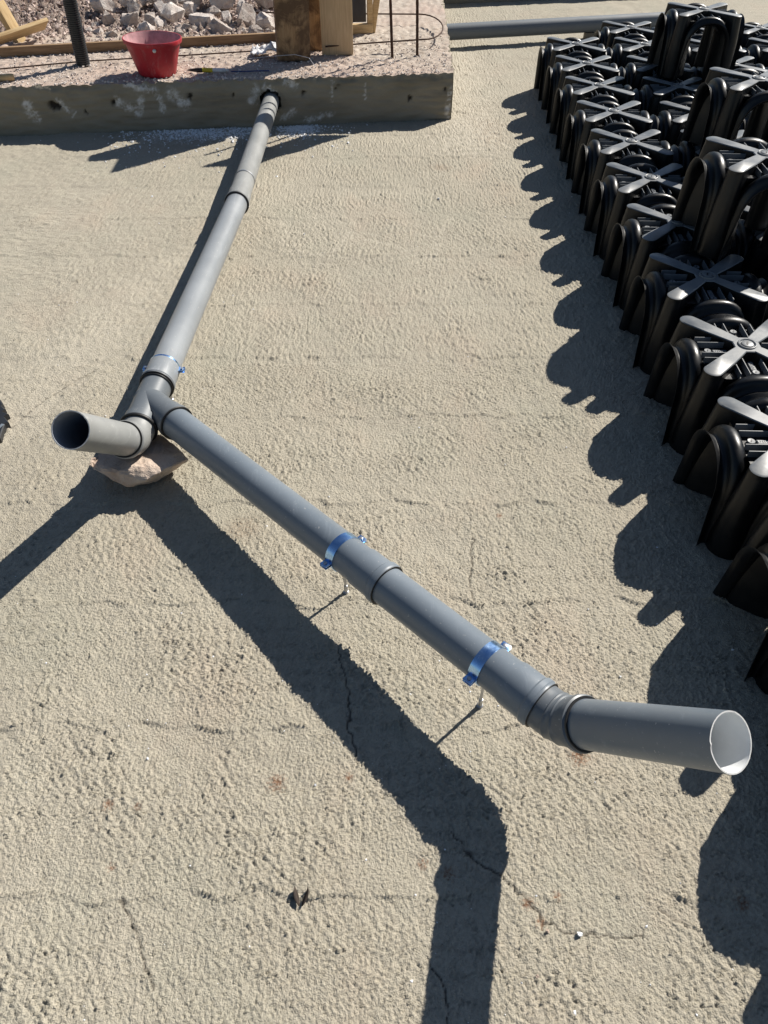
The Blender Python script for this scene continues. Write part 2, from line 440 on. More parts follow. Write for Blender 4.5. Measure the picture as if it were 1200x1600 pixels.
for c in VEINS:
    d = poly_dist(X + wob * 3, Y + wob2 * 3, c); pale = np.maximum(pale, 0.7 * np.exp(-(d / 0.012) ** 2) * sstep(-1, 0.3, samp(T5, X, Y)))
for (sx, sy, sr) in STAINS:
    d = np.hypot(X - sx, Y - sy) / sr
    stain = np.maximum(stain, (0.55 if sr < .04 else 0.22) * sstep(1.6, 0.3, d + 0.45 * samp(T2, X, Y)))
d = poly_dist(X, Y, [(-1.05, 3.5), (-1.135, 3.308), (-1.27, 2.8), (-1.406, 2.255)])
sw = sstep(0.2, 0.03, d + 0.05 * samp(T7, X, Y)); pale = np.maximum(pale, 0.42 * sw)
d2 = poly_dist(X, Y, [(0.55, 5.2), (0.58, 6.4), (0.65, 7.4)])
pale = np.maximum(pale, 0.8 * sstep(0.3, 0.0, d2 + 0.12 * samp(T7, X, Y)))
powder = np.zeros_like(X); kd = (5.637 + 0.1086 * (X - 0.471)) - Y
for (px, w, q) in ((-1.18, 0.36, 0.13), (-0.58, 0.14, 0.12)):
    powder = np.maximum(powder, np.exp(-((X - px) / w) ** 4) * sstep(q * 1.5, q * 0.3, np.abs(kd - q * 0.7) + 0.03 * samp(T7, X, Y)))
slab = link('concrete_slab', grid_mesh('concrete_slab', xs, ys, H, M['slab'], {'crack': crack, 'pale': pale, 'stain': stain, 'powder': powder}, X, Y))
tag(slab, kind='structure')

# ------------------------------------------------------------------ raised foundation the pipe comes out of
KX, KY, KS = 0.471, 5.637, 0.1086         # front right corner at ground, slope of the front line
KH = 0.30
def kfront(x): return KY + KS * (x - KX)
HOLE = Vector((-0.772, kfront(-0.772), 0.152))
found = empty('foundation_plinth', (KX, KY, 0))
tag(found, 'long raised grey concrete plinth crossing the slab, with a pipe leaving its face', 'plinth')
# front face: a grid with the broken out hole left open
fx = axis([(-6, -2.9, 0.05), (-2.9, KX, 0.0125)]); fz = np.linspace(-0.02, 1, 27)
FX, FZ = np.meshgrid(fx, fz)
edge = KH - 0.010 + 0.0028 * samp(T7, fx, fx * 0 + 0.3) + 0.002 * samp(tile(9, 0.02, 0.04), fx, fx * 0 + 1.3)
ZZ = np.where(FZ < 0, -0.02, FZ * edge[None, :])
bul = 0.004 * samp(T5, FX * 0.4, ZZ * 1.5) + 0.0012 * samp(T1, FX, ZZ)
bul += 0.012 * sstep(0.86, 1.0, FZ) * (1 + 0.5 * samp(T7, FX, ZZ))
YY = KY + KS * (FX - KX) + bul
smear = np.zeros_like(FX); pit = np.zeros_like(FX)
for (x0, z0, x1, z1, w) in [(-0.86,.24,-.90,.16,.035),(-0.80,.25,-.74,.22,.02),(-1.62,.20,-1.66,.10,.03),(-1.50,.21,-1.49,.12,.02),(-1.42,.22,-1.34,.16,.05),(-1.60,.27,-1.52,.24,.03),
        (-1.78,.19,-1.70,.14,.03),(-2.33,.10,-2.36,.19,.04),(-2.08,.12,-2.16,.20,.02),(-0.35,.26,-.36,.14,.008),(-0.13,.23,-.13,.15,.009),(-0.55,.03,-.35,.06,.02),(-0.70,.05,-.62,.09,.02),
        (0.44,.03,.46,.2,.02),(-1.70,.29,-1.62,.27,.03),(-2.7,.1,-2.66,.14,.03),(-0.66,.27,-.60,.25,.03)]:
    dd = poly_dist(FX, ZZ, [(x0, z0), (x1, z1)]); smear = np.maximum(smear, sstep(w, w * 0.3, dd + 0.008 * samp(T6, FX, ZZ)))
for (x0, z0, r) in [(-2.20,.175,.036),(-2.17,.165,.03),(-2.66,.15,.018),(-1.80,.18,.02),(-1.30,.205,.022),(-0.55,.20,.018),(-1.02,.20,.012),(0.18,.15,.02),(-0.33,.225,.012),(-0.31,.245,.012),(0.42,.2,.015),(-2.0,.13,.01)]:
    dd = np.hypot(FX - x0, (ZZ - z0)); g = sstep(r, r * 0.5, dd + 0.006 * samp(T2, FX, ZZ)); pit = np.maximum(pit, g); YY += 0.02 * g
me = grid_mesh('front_face', fx, fz, ZZ, M['kerb'], {'smear': smear, 'pit': pit, 'top': 0 * FX}, FX, YY)
bm = bmesh.new(); bm.from_mesh(me)
kill = [f for f in bm.faces if ((f.calc_center_median().x - HOLE.x) ** 2 + (f.calc_center_median().z - HOLE.z - 0.004) ** 2) ** 0.5 < 0.073 + 0.008 * mnoise.noise(f.calc_center_median() * 30)]
bmesh.ops.delete(bm, geom=kill, context='FACES'); bm.to_mesh(me); bm.free()
ff = link('front_face', me, found); ff.matrix_parent_inverse = Matrix.Translation((-KX, -KY, 0))
# top
ux = axis([(-6, -2.9, 0.08), (-2.9, KX, 0.013)]); uv = axis([(0, 1.2, 0.013), (1.2, 4.5, 0.05)])
UX, UV = np.meshgrid(ux, uv)
front = kfront(UX); gx = UX + 0.025 * UV * sstep(-0.5, KX, UX) + 0.006 * sstep(KX - 0.02, KX, UX) * samp(T7, UV, UV * 0)
UY = front + 0.012 + UV
UZ = KH - 0.010 + 0.0035 * samp(T7, UX, UY) + 0.0016 * samp(tile(8, 0.03, 0.05), UX, UY)
UZ[0, :] = np.interp(ux, fx, edge) ; UZ[1, :] = UZ[1, :] * 0.5 + UZ[0, :] * 0.5
UY[0, :] = np.interp(ux, fx, YY[-1, :])
tp = link('top_surface', grid_mesh('top_surface', ux, uv, UZ, M['kerb'], {'smear': 0 * UX, 'pit': 0 * UX, 'top': np.ones_like(UX)}, gx, UY), found)
tp.matrix_parent_inverse = Matrix.Translation((-KX, -KY, 0))
# right hand side
sv = np.linspace(0, 1, 12); SV, SU = np.meshgrid(sv, uv)
SX = np.repeat(gx[:, -1][:, None], 12, 1); SY = np.repeat(UY[:, -1][:, None], 12, 1); SZ = -0.02 + SV * (UZ[:, -1][:, None] + 0.02)
sdf = link('side_face', grid_mesh('side_face', sv, uv, SZ, M['kerb'], {'smear': 0 * SX, 'pit': 0 * SX, 'top': 0 * SX}, SX + 0.003 * np.sin(SV * math.pi), SY), found)
sdf.matrix_parent_inverse = Matrix.Translation((-KX, -KY, 0))
mb = MB(); lathe(mb, HOLE + Vector((0, 0.004, 0.004)), (0, 1, 0), [(0, 0.09), (0.0, 0.080), (0.25, 0.075), (0.25, 0.001)], 28)
hs = mb.build('pipe_hole', M['kerb'], found); hs.matrix_parent_inverse = Matrix.Translation((-KX, -KY, 0))

# pink rubble bank behind the plinth, rising away from it
def bank_z(x, y):
    return 0.26 + 0.10 * sstep(6.2, 9.0, y) + 0.25 * sstep(-1.6, -4.0, x) * sstep(6.2, 8.5, y)
bx = axis([(-14, -3.6, 0.4), (-3.6, -0.25, 0.022)]); by = axis([(0, 2.4, 0.022), (2.4, 10, 0.4)])
BX, BV = np.meshgrid(bx, by); BY = 6.66 + 0.20 * (BX + 0.3) + BV
BZ = bank_z(BX, BY) + 0.018 * samp(T1, BX / 3, BY / 3) + 0.02 * samp(T7, BX, BY) + 0.012 * samp(T2, BX / 2, BY / 2)
BZ[0, :] = 0.2; 
bank = link('rubble_ground', grid_mesh('rubble_ground', bx, by, BZ, M['dirt'], None, BX, BY)); tag(bank, kind='structure')

# ------------------------------------------------------------------ rocks
def rock_mesh(name, seed, size, mat, npts=16, sub=0, rough=0.0):
    rr = random.Random(seed); bm = bmesh.new()
    for _ in range(npts):
        v = Vector((rr.gauss(0, 1), rr.gauss(0, 1), rr.gauss(0, 1))).normalized() * rr.uniform(0.8, 1.0)
        bm.verts.new((v.x * size[0] / 2, v.y * size[1] / 2, v.z * size[2] / 2))
    bmesh.ops.convex_hull(bm, input=bm.verts[:])
    loose = [v for v in bm.verts if not v.link_faces]
    bmesh.ops.delete(bm, geom=loose, context='VERTS')
    if sub:
        bmesh.ops.triangulate(bm, faces=bm.faces[:])
        bmesh.ops.subdivide_edges(bm, edges=bm.edges[:], cuts=sub, use_grid_fill=True)
        bm.normal_update()
        k = 9.0 / max(size)
        for v in bm.verts:
            n = mnoise.fractal(v.co * k + Vector((seed, 0, 0)), 1.0, 2.0, 4) * rough + mnoise.noise(v.co * k * 0.35) * rough
            v.co += v.normal * n
    me = bpy.data.meshes.new(name); bm.to_mesh(me); bm.free(); me.materials.append(mat)
    if sub:
        me.polygons.foreach_set('use_smooth', [True] * len(me.polygons)); me.set_sharp_from_angle(angle=R(28))
    return me

def scatter_stuff(name, n, place, sizef, mat, seed, label):
    rr = random.Random(seed); vs, fs = [], []
    for _ in range(n):
        p = place(rr)
        if p is None: continue
        s = sizef(rr); o = len(vs)
        q = Quaternion((rr.gauss(0, 1), rr.gauss(0, 1), rr.gauss(0, 1), rr.gauss(0, 1))).normalized()
        for a in ((1, 0, 0), (-1, 0, 0), (0, 1, 0), (0, -1, 0), (0, 0, 1), (0, 0, -1)):
            v = q @ (Vector(a) * s * rr.uniform(0.6, 1.25)); vs.append((p[0] + v.x, p[1] + v.y, p[2] + v.z * 0.8))
        fs += [[o + i for i in f] for f in ((0, 2, 4), (2, 1, 4), (1, 3, 4), (3, 0, 4), (2, 0, 5), (1, 2, 5), (3, 1, 5), (0, 3, 5))]
    me = bpy.data.meshes.new(name); me.from_pydata(vs, [], fs); me.update(); me.materials.append(mat)
    o = link(name, me); tag(o, label, None, None, 'stuff'); return o

def batten_y(x): return 6.018 + (x + 2.747) * 0.213
def pl_rub(rr):
    x = rr.uniform(-3.6, -0.3); y = batten_y(x) + 0.25 + abs(rr.gauss(0, 1)) * 0.9
    return (x, y, bank_z(np.float64(x), np.float64(y)) + rr.uniform(0.0, 0.03))
scatter_stuff('rubble_gravel', 5200, pl_rub, lambda r: 0.008 + 0.022 * r.random() ** 2, M['gravel'], 21, 'broken pinkish gravel spread behind the timber batten')

ROCKS = [rock_mesh('rock', 100 + i, (1.0, rnd.uniform(0.7, 1.0), rnd.uniform(0.6, 0.85)), M['rock'] if i % 3 else M['rock2'], 13 + i % 5, 3, 0.03) for i in range(10)]
rr = random.Random(5); placed = []; FRONT = []
cand = [(-2.02, 6.93, .24), (-1.86, 6.75, .20), (-1.72, 7.05, .30), (-1.45, 6.95, .26), (-1.28, 6.78, .22), (-1.12, 7.0, .28), (-0.92, 6.85, .24), (-0.78, 7.05, .26), (-2.25, 6.72, .12), (-2.1, 6.62, .13), (-1.6, 6.66, .13),
        (-1.0, 6.70, .15), (-0.7, 6.80, .16), (-1.4, 7.35, .34), (-1.85, 7.45, .36), (-1.0, 7.4, .33), (-0.62, 7.3, .3), (-2.3, 7.2, .26), (-0.45, 7.0, .18), (-0.40, 7.4, .26)]
for _ in range(160):
    cand.append((rr.uniform(-2.35, -0.35), rr.uniform(6.7, 7.55), rr.uniform(0.07, 0.26)))
for i, (x, y, s) in enumerate(cand):
    y = max(y, batten_y(x) + 0.10 + s * 0.5)
    if any((x - a) ** 2 + (y - b) ** 2 < (0.34 * (s + c)) ** 2 for a, b, c in placed): continue
    placed.append((x, y, s))
    o = link('rock', ROCKS[(i * 7 + i // 3) % 10]); z = bank_z(np.float64(x), np.float64(y)) + 0.14 * sstep(6.9, 8.2, y)
    o.location = (x, y, float(z) + s * 0.20); o.scale = (s, s, s); o.rotation_euler = (rr.uniform(-.6, .6), rr.uniform(-.6, .6), rr.uniform(0, 6.28))
    tag(o, 'angular pale limestone rock in the rubble heap behind the timber batten', 'rock', 'rocks of the rubble heap')
    if y < batten_y(x) + 0.55 and s > 0.14: FRONT.append((x, o))
FRONT.sort(key=lambda q: q[0])
ORDW = ['first', 'second', 'third', 'fourth', 'fifth', 'sixth', 'seventh', 'eighth', 'ninth', 'tenth', 'eleventh', 'twelfth', 'thirteenth', 'fourteenth', 'fifteenth', 'sixteenth', 'seventeenth', 'eighteenth', 'nineteenth', 'twentieth']
for i, (x, o) in enumerate(FRONT[:20]):
    o['label'] = 'angular pale rock at the front of the rubble heap, %s from the left' % ORDW[i]

# ------------------------------------------------------------------ drain pipe run
PR = 0.055
J = Vector((-0.848, 2.153, 0.143))                 # centre of the wye
AJ = Vector((-0.772, 3.885, 0.147))                # joint between the two straight lengths
AK = Vector((-0.770, HOLE.y + 0.12, 0.152))
EC = Vector((0.410, 0.848, 0.214)); CE = Vector((0.616, 0.626, 0.543))
ED = Vector((-0.855, 1.935, 0.143)); DE = Vector((-0.871, 1.598, 0.464))
dB = (EC - J).normalized(); dC = (CE - EC).normalized(); dA = (J - AJ).normalized(); dU = (AJ - AK).normalized(); dD = (DE - ED).normalized(); dJ = (ED - J).normalized()
run = empty('drain_pipe', (J.x, J.y, 0))
tag(run, 'grey plastic drain pipe run with a wye, two upturned open ends and steel clamps', 'pipe')
inv = Matrix.Translation((-J.x, -J.y, 0))
def rp(mb, name, mats, parent=None, sharp=35):
    o = mb.build(name, mats, parent or run, sharp=sharp)
    o.matrix_parent_inverse = inv if parent is None else Matrix.Identity(4)
    return o
def socket_prof(L0, L1, bell=0.075, lip=True, r=PR):
    """plain length from L0, swelling into a bell that ends in a ring at L1"""
    b0 = L1 - bell
    p = [(L0, r - 0.003), (L0, r), (b0 - 0.012, r), (b0, r + 0.0042), (L1 - 0.026, r + 0.0042), (L1 - 0.021, r + 0.0082), (L1 - 0.008, r + 0.0082), (L1 - 0.004, r + 0.0052), (L1, r + 0.0050), (L1, r + 0.0005)]
    return p
def ring(mb, P, D, s, r=PR + 0.0052, w=0.0045, t=0.0035):
    lathe(mb, P, D, [(s - w / 2, r - 0.004), (s - w / 2, r + t * 0.7), (s - w * .2, r + t), (s + w * .2, r + t), (s + w / 2, r + t * 0.7), (s + w / 2, r - 0.004)], 48)
# upper length out of the plinth
LU = (AJ - AK).length; mb = MB(); lathe(mb, AK, dU, socket_prof(0, LU + 0.02, 0.11), 48); up = rp(mb, 'pipe_length', M['pvc_light'])
mb = MB(); ring(mb, AK, dU, LU + 0.022); rp(mb, 'sealing_ring', M['rubber'])
# lower length down to the wye
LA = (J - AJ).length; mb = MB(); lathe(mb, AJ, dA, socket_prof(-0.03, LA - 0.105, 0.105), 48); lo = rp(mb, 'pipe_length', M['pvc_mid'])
mb = MB(); ring(mb, AJ, dA, LA - 0.102); ring(mb, AJ, dA, LA - 0.093, w=0.003, t=0.001); rp(mb, 'sealing_ring', M['rubber'])
# wye: through barrel and branch
mb = MB()
LJ = (ED - J).length
lathe(mb, J, dA, [(-0.12, PR), (-0.03, PR), (0.10, PR), (0.105, PR + 0.004), (LJ - 0.075, PR + 0.004)], 48)
lathe(mb, J, dB, [(-0.03, PR * 0.9), (0.0, PR), (0.115, PR), (0.125, PR + 0.0045), (0.158, PR + 0.0045), (0.162, PR + 0.0085), (0.176, PR + 0.0085), (0.180, PR + 0.004), (0.180, PR)], 48)
wye = rp(mb, 'wye_fitting', M['pvc_fit'])
mb = MB(); ring(mb, J, dB, 0.182); rp(mb, 'sealing_ring', M['rubber'])
mb = MB(); ring(mb, J, dJ, LJ - 0.070, r=PR + 0.006, w=0.010, t=0.005); rp(mb, 'sealing_ring', M['rubber'])
def elbow(name, P, d0, d1, a, b, mat, ribs=True):
    mb = MB(); pts, rad = [], []
    p0 = P - d0 * a; k = 0.045
    pts += [p0, P - d0 * k]; rad += [PR + 0.0015, PR + 0.0015]
    q0, q1 = P - d0 * k, P + d1 * k
    for i in range(1, 12):
        t = i / 12; pts.append(q0 * (1 - t) ** 2 + P * 2 * t * (1 - t) + q1 * t * t)
        rad.append(PR + 0.0015 + (0.0022 * (i in (4, 8)) if ribs else 0))
    s0 = k + 0.002
    for s, r in ((0, .0015), (.004, .005), (.012, .005), (.015, .009), (.027, .009), (.030, .005), (.033, .005)):
        pts.append(P + d1 * (s0 + s)); rad.append(PR + r)
    sweep(mb, pts, rad, 48, cap=False)
    mb2 = MB(); ring(mb2, P, d1, s0 + 0.034, w=0.004, t=0.001)
    o = rp(mb, name, mat, sharp=24); rp(mb2, 'sealing_ring', M['rubber'])
    return s0 + 0.03
def open_end(name, P, d, s0, L, mat_out, mat_in, rag):
    mb = MB(); n = 64; x, y, dd = frame(d)
    prof = [(s0, PR), (L, PR), (L, PR - 0.0028)]
    vs = []; rr = random.Random(3)
    jag = [0.0007 * mnoise.noise(Vector((k * 0.9, rag, 0))) + (0.002 if rr.random() < 0.05 else 0) for k in range(n)]
    for i, (s, r) in enumerate(prof + [(L * 0.5, PR - 0.0028), (s0, PR - 0.0028)]):
        for k in range(n):
            a = 2 * math.pi * k / n; ss = s + (jag[k] if i in (1, 2) else 0)
            vs.append(P + dd * ss + (x * math.cos(a) + y * math.sin(a)) * r)
    for i in range(4):
        mb.add([], []) ; 
    o = len(mb.v); mb.v += [tuple(v) for v in vs]
    for i in range(4):
        for k in range(n):
            l = (k + 1) % n
            mb.f.append([i * n + k, i * n + l, (i + 1) * n + l, (i + 1) * n + k]); mb.s.append(True); mb.m.append(0 if i == 0 else (2 if i == 1 else 1))
    return rp(mb, name, [mat_out, mat_in, M['cut']])
# through end: elbow turned up, dusty light stub
s = elbow('elbow_fitting', ED, dJ, dD, 0.072, 0.05, M['pvc_light'], False)
open_end('pipe_stub', ED, dD, s - 0.02, (DE - ED).length, M['pvc_light'], M['pvc_in_shade'], 2.0)
# branch lengths
LB = (EC - J).length; sB1 = (Vector((0.005, 1.263, 0.188)) - J).dot(dB)
mb = MB(); lathe(mb, J, dB, socket_prof(0.16, sB1, 0.095), 48); b1 = rp(mb, 'pipe_length', M['pvc'])
mb = MB(); ring(mb, J, dB, sB1 + 0.001, w=0.002, t=0.0012); rp(mb, 'sealing_ring', M['rubber'])
mb = MB(); lathe(mb, J, dB, socket_prof(sB1 - 0.02, LB - 0.058, 0.085), 48); b2 = rp(mb, 'pipe_length', M['pvc'])
mb = MB(); ring(mb, J, dB, LB - 0.057, w=0.002, t=0.0012); rp(mb, 'sealing_ring', M['rubber'])
s = elbow('elbow_fitting', EC, dB, dC, 0.07, 0.05, M['pvc_fit'], True)
open_end('pipe_stub', EC, dC, s - 0.02, (CE - EC).length, M['pvc'], M['pvc_in'], 5.0)

# clamps: band with two bolted lugs, threaded rod to the slab
def clamp(P, d, r=PR, rod=True, lugs=True, w=0.030, mat='zinc'):
    P = Vector(P); x, y, dd = frame(d); mb = MB()
    prof = [(-w / 2, r + 0.0005), (-w / 2, r + 0.0025), (w / 2, r + 0.0025), (w / 2, r + 0.0005)]
    lathe(mb, P, d, prof, 48, closed=True); band = rp(mb, 'clamp', M[mat])
    if lugs:
        Mx = Matrix((x, dd, y)).transposed()
        for sgn in (-1, 1):
            mb = MB()
            for dz in (-0.004, 0.004):
                box(mb, P + x * sgn * (r + 0.011) + y * dz, (0.025, w * 0.85, 0.0026), Mx, bev=0.0008)
            c = P + x * sgn * (r + 0.013)
            rp(mb, 'lug', M[mat], band)
            mb = MB()
            lathe(mb, c, y, [(0.006, 0.0), (0.006, 0.0062), (0.009, 0.0062), (0.0095, 0.005), (0.0095, 0.0)], 6, smooth=False)
            lathe(mb, c, y, [(-0.012, 0.0), (-0.012, 0.0034), (0.006, 0.0034)], 10)
            rp(mb, 'bolt', M['steel'], band)
    if rod:
        mb = MB(); b = Vector((P.x, P.y, 0.0)); top = P.z - r - 0.001
        lathe(mb, b, (0, 0, 1), [(-0.01, 0.0042), (top, 0.0042)], 12, cap=True)
        lathe(mb, b, (0, 0, 1), [(0.0, 0.0), (0.0, 0.009), (0.006, 0.009), (0.008, 0.006), (0.034, 0.0058), (0.036, 0.0)], 12)
        lathe(mb, b, (0, 0, 1), [(top - 0.016, 0.0), (top - 0.016, 0.0075), (top, 0.0075), (top, 0)], 6, smooth=False)
        rp(mb, 'threaded_rod', M['steel'], band)
        ring_crumbs.append(b)
    return band
ring_crumbs = []
clamp(J + dB * (Vector((-0.118, 1.390, 0.183)) - J).dot(dB), dB)
clamp(J + dB * (Vector((0.252, 1.006, 0.203)) - J).dot(dB), dB)
clamp(AJ + dA * (LA - 0.205), dA, PR + 0.0015)
clamp(AK + dU * (LU - 0.28), dU, PR + 0.0005, w=0.010, lugs=False, mat='steel')

# stone that props the wye
def hull_stone(name, pts, mat, sub, rough, seed):
    bm = bmesh.new()
    for p in pts: bm.verts.new(p)
    bmesh.ops.convex_hull(bm, input=bm.verts[:])
    bmesh.ops.delete(bm, geom=[v for v in bm.verts if not v.link_faces], context='VERTS')
    bmesh.ops.bevel(bm, geom=bm.edges[:], offset=0.006, segments=1, affect='EDGES')
    bmesh.ops.triangulate(bm, faces=bm.faces[:])
    bmesh.ops.subdivide_edges(bm, edges=bm.edges[:], cuts=sub, use_grid_fill=True); bm.normal_update()
    for v in bm.verts:
        p = v.co + Vector((seed, 0, 0))
        v.co += v.normal * (rough * mnoise.fractal(p * 22, 1.0, 2.0, 5) + rough * 0.8 * mnoise.hetero_terrain(p * 9, 1, 2, 3, 0.2) - rough)
    me = bpy.data.meshes.new(name); bm.to_mesh(me); bm.free(); me.materials.append(mat)
    me.polygons.foreach_set('use_smooth', [True] * len(me.polygons)); me.set_sharp_from_angle(angle=R(32)); return me
SP = [(-.885,1.815,.110),(-.81,1.838,.118),(-.735,1.840,.112),(-.745,1.812,.105),(-.785,1.792,.088),(-1.0,1.885,.088),(-1.0,1.93,.090),(-1.005,1.868,.075),(-.665,1.915,.078),(-.71,1.975,.078),(-.93,2.05,.080),(-.80,2.06,.075),(-.925,1.825,.06),(-.865,1.80,.05),(-.99,1.88,.05),(-.94,1.92,0),(-.87,1.87,0),(-.80,1.87,0),(-.74,1.94,0),(-.96,2.0,0),(-.82,2.03,0)]
sc_ = Vector((-0.87, 1.98, 0))
st = link('prop_stone', hull_stone('prop_stone', [Vector(p) - sc_ for p in SP], M['stone'], 6, 0.006, 4.0), None, sc_)
tag(st, 'flat pinkish limestone slab of rock wedged under the pipe wye', 'stone')

# grey pipes lying across the far part of the slab
def far_pipe(a, b, r, label):
    a, b = Vector(a), Vector(b); mb = MB(); e = empty('cross_pipe', (a.x, a.y, 0)); L = (b - a).length
    lathe(mb, a, b - a, [(0, r - 0.004), (0, r), (L, r), (L, r - 0.004), (0, r - 0.004)], 32)
    o = mb.build('pipe_length', M['pvc_far'], e); o.matrix_parent_inverse = Matrix.Translation((-a.x, -a.y, 0))
    mb = MB()
    for t in (0.62, 0.92):
        p = a.lerp(b, t); box(mb, (p.x, p.y, (p.z - r) / 2), (0.09, 0.09, p.z - r + 0.004), bev=0.004)
    o = mb.build('support_block', M['kerb'], e); o.matrix_parent_inverse = Matrix.Translation((-a.x, -a.y, 0))
    tag(e, label, 'pipe')
far_pipe((0.45, 7.51, 0.118), (2.75, 8.01, 0.118), 0.0625, 'long straight grey pipe crossing behind the black forms from the plinth')
mb = MB(); Mf = rotz(math.atan(0.19)); box(mb, (0, 0, 0.14), (3.4, 0.5, 0.32), None, bev=0.008)
o = mb.build('far_plinth', M['kerb'], None, (2.05, 9.74, 0)); o.rotation_euler = (0, 0, math.atan(0.19))
tag(o, 'far concrete beam showing as a dark shaded band at the top edge', 'beam')

# ------------------------------------------------------------------ black plastic dome forms
FH = 0.340
def arch_loop(a, h, n=22):
    """half outline of the tunnel mouth: splayed legs and a rounded crown, from one foot to the other"""
    pts = []; zk = h * 0.56; ak = a * 0.875
    for i in range(5): t = i / 5; pts.append((a + (ak - a) * t, zk * t))
    m = n - 1
    for i in range(m + 1):
        th = math.pi * i / m; c, s_ = math.cos(th), math.sin(th); e = 2 / 2.2
        pts.append((ak * math.copysign(abs(c) ** e, c), zk + (h - zk) * abs(s_) ** e))
    for i in range(4, -1, -1): t = i / 5; pts.append((-(a + (ak - a) * t), zk * t))
    return pts
def form_meshes():
    out = {}
    # tunnel arch towards -X
    st = [(0.070, .108, .287), (0.140, .116, .296), (0.156, .122, .301), (0.161, .138, .318), (0.167, .146, .329), (0.176, .150, .334), (0.188, .151, .336), (0.198, .150, .334), (0.205, .147, .328),
          (0.209, .142, .318), (0.213, .137, .307), (0.219, .134, .301), (0.227, .135, .3015), (0.237, .142, .307), (0.245, .150, .3135), (0.247, .1515, .3145)]
    inner = [(0.247, .149, .312), (0.240, .139, .304), (0.226, .130, .297), (0.212, .132, .300), (0.188, .144, .327), (0.166, .138, .320), (0.156, .118, .297), (0.140, .112, .291), (0.072, .104, .282)]
    mb = MB(); loops = [(s, arch_loop(a, h)) for s, a, h in st + inner]; n = len(loops[0][1]); vs = []
    for s, lp in loops:
        for (yy, zz) in lp:
            drop = (1 - min(1, zz / 0.3))
            vs.append((-(s - 0.004 * drop * (s > 0.16)), yy * (1 + 0.03 * drop), zz))
    fs = []
    for i in range(len(loops) - 1):
        for k in range(n - 1): fs.append((i * n + k, i * n + k + 1, (i + 1) * n + k + 1, (i + 1) * n + k))
    mb.add(vs, fs); out['arch'] = mb.mesh('arch', M['form'], 50)
    # corner column under a petal (towards +X+Y diagonal, built along +X then turned)
    def capsule(r0, r1, w, nn=14, taper=0.75):
        p = []
        for i in range(nn + 1):
            th = -math.pi / 2 + math.pi * i / nn; p.append((r1 - w * 0.9 + w * 0.9 * math.cos(th), w * math.sin(th)))
        for i in range(7):
            th = math.pi / 2 + math.pi * i / 6; p.append((r0 + w * taper * math.cos(th), w * taper * math.sin(th)))
        return p
    mb = MB(); vs = []; lv = [(0.0, .150, .272, .060), (0.02, .150, .272, .059), (0.10, .145, .274, .053), (0.20, .138, .272, .043), (0.29, .130, .261, .036), (0.333, .126, .255, .0330)]
    n = len(capsule(.1, .2, .03)); c45, s45 = math.cos(R(45)), math.sin(R(45))
    for (z, r0, r1, w) in lv:
        for (px, py) in capsule(r0, r1, w): vs.append((px * c45 - py * s45, px * s45 + py * c45, z))
    fs = [(i * n + k, i * n + (k + 1) % n, (i + 1) * n + (k + 1) % n, (i + 1) * n + k) for i in range(len(lv) - 1) for k in range(n)]
    mb.add(vs, fs); out['corner_column'] = mb.mesh('corner_column', M['form'], 50)
    # webs of the roof between the petals
    mb = MB(); o = []
    for k in range(16):
        a = 2 * math.pi * (k + 0.5) / 16; r = 0.158 / max(abs(math.cos(a)), abs(math.sin(a))); r = min(r, 0.20); o.append((r * math.cos(a), r * math.sin(a)))
    vs = [(x, y, z) for z in (0.290, 0.303) for x, y in o]
    fs = [tuple(range(16))[::-1], tuple(range(16, 32))] + [(k, (k + 1) % 16, 16 + (k + 1) % 16, 16 + k) for k in range(16)]
    mb.add(vs, fs, False); out['roof_plate'] = mb.mesh('roof_plate', M['form'], 30)
    # four-petal cap
    mb = MB(); half = []
    def petal(z, g):
        p = []
        for i in range(13):
            th = -math.pi / 2 + math.pi * i / 12; w = 0.0320 - g; p.append((0.226 - g + (0.031 - g) * math.cos(th), w * math.sin(th)))
        return [(0.040, -0.0215 + g)] + [(0.13, -0.0285 + g)] + p + [(0.13, 0.0285 - g)] + [(0.040, 0.0215 - g)]
    for q in range(4):
        a = R(45 + 90 * q); ca, sa = math.cos(a), math.sin(a); vs = []; lvls = [(0.302, 0.0), (0.337, 0.0), (0.340, 0.003)]
        for z, g in lvls: vs += [(x * ca - y * sa, x * sa + y * ca, z) for x, y in petal(z, g)]
        m = len(petal(0, 0))
        fs = [(i * m + k, i * m + (k + 1) % m, (i + 1) * m + (k + 1) % m, (i + 1) * m + k) for i in range(1, 2) for k in range(m)] + [tuple(range(2 * m, 3 * m))]
        mb.add(vs, fs); mb.add(vs, [(k, (k + 1) % m, m + (k + 1) % m, m + k) for k in range(m)], True, 1)
    hub = [];  vs = []
    for z, g in ((0.302, 0.0), (0.337, 0.0), (0.3395, 0.003)):
        for k in range(24):
            a = 2 * math.pi * k / 24; r = 0.050 - g + 0.004 * math.cos(4 * (a - R(45))); vs.append((r * math.cos(a), r * math.sin(a), z))
    fs = [(i * 24 + k, i * 24 + (k + 1) % 24, (i + 1) * 24 + (k + 1) % 24, (i + 1) * 24 + k) for i in range(1, 2) for k in range(24)] + [tuple(range(48, 72))]
    mb.add(vs, fs); mb.add(vs, [(k, (k + 1) % 24, 24 + (k + 1) % 24, 24 + k) for k in range(24)], True, 1); out['petal_cap'] = mb.mesh('petal_cap', [M['form_cap'], M['form']], 40)
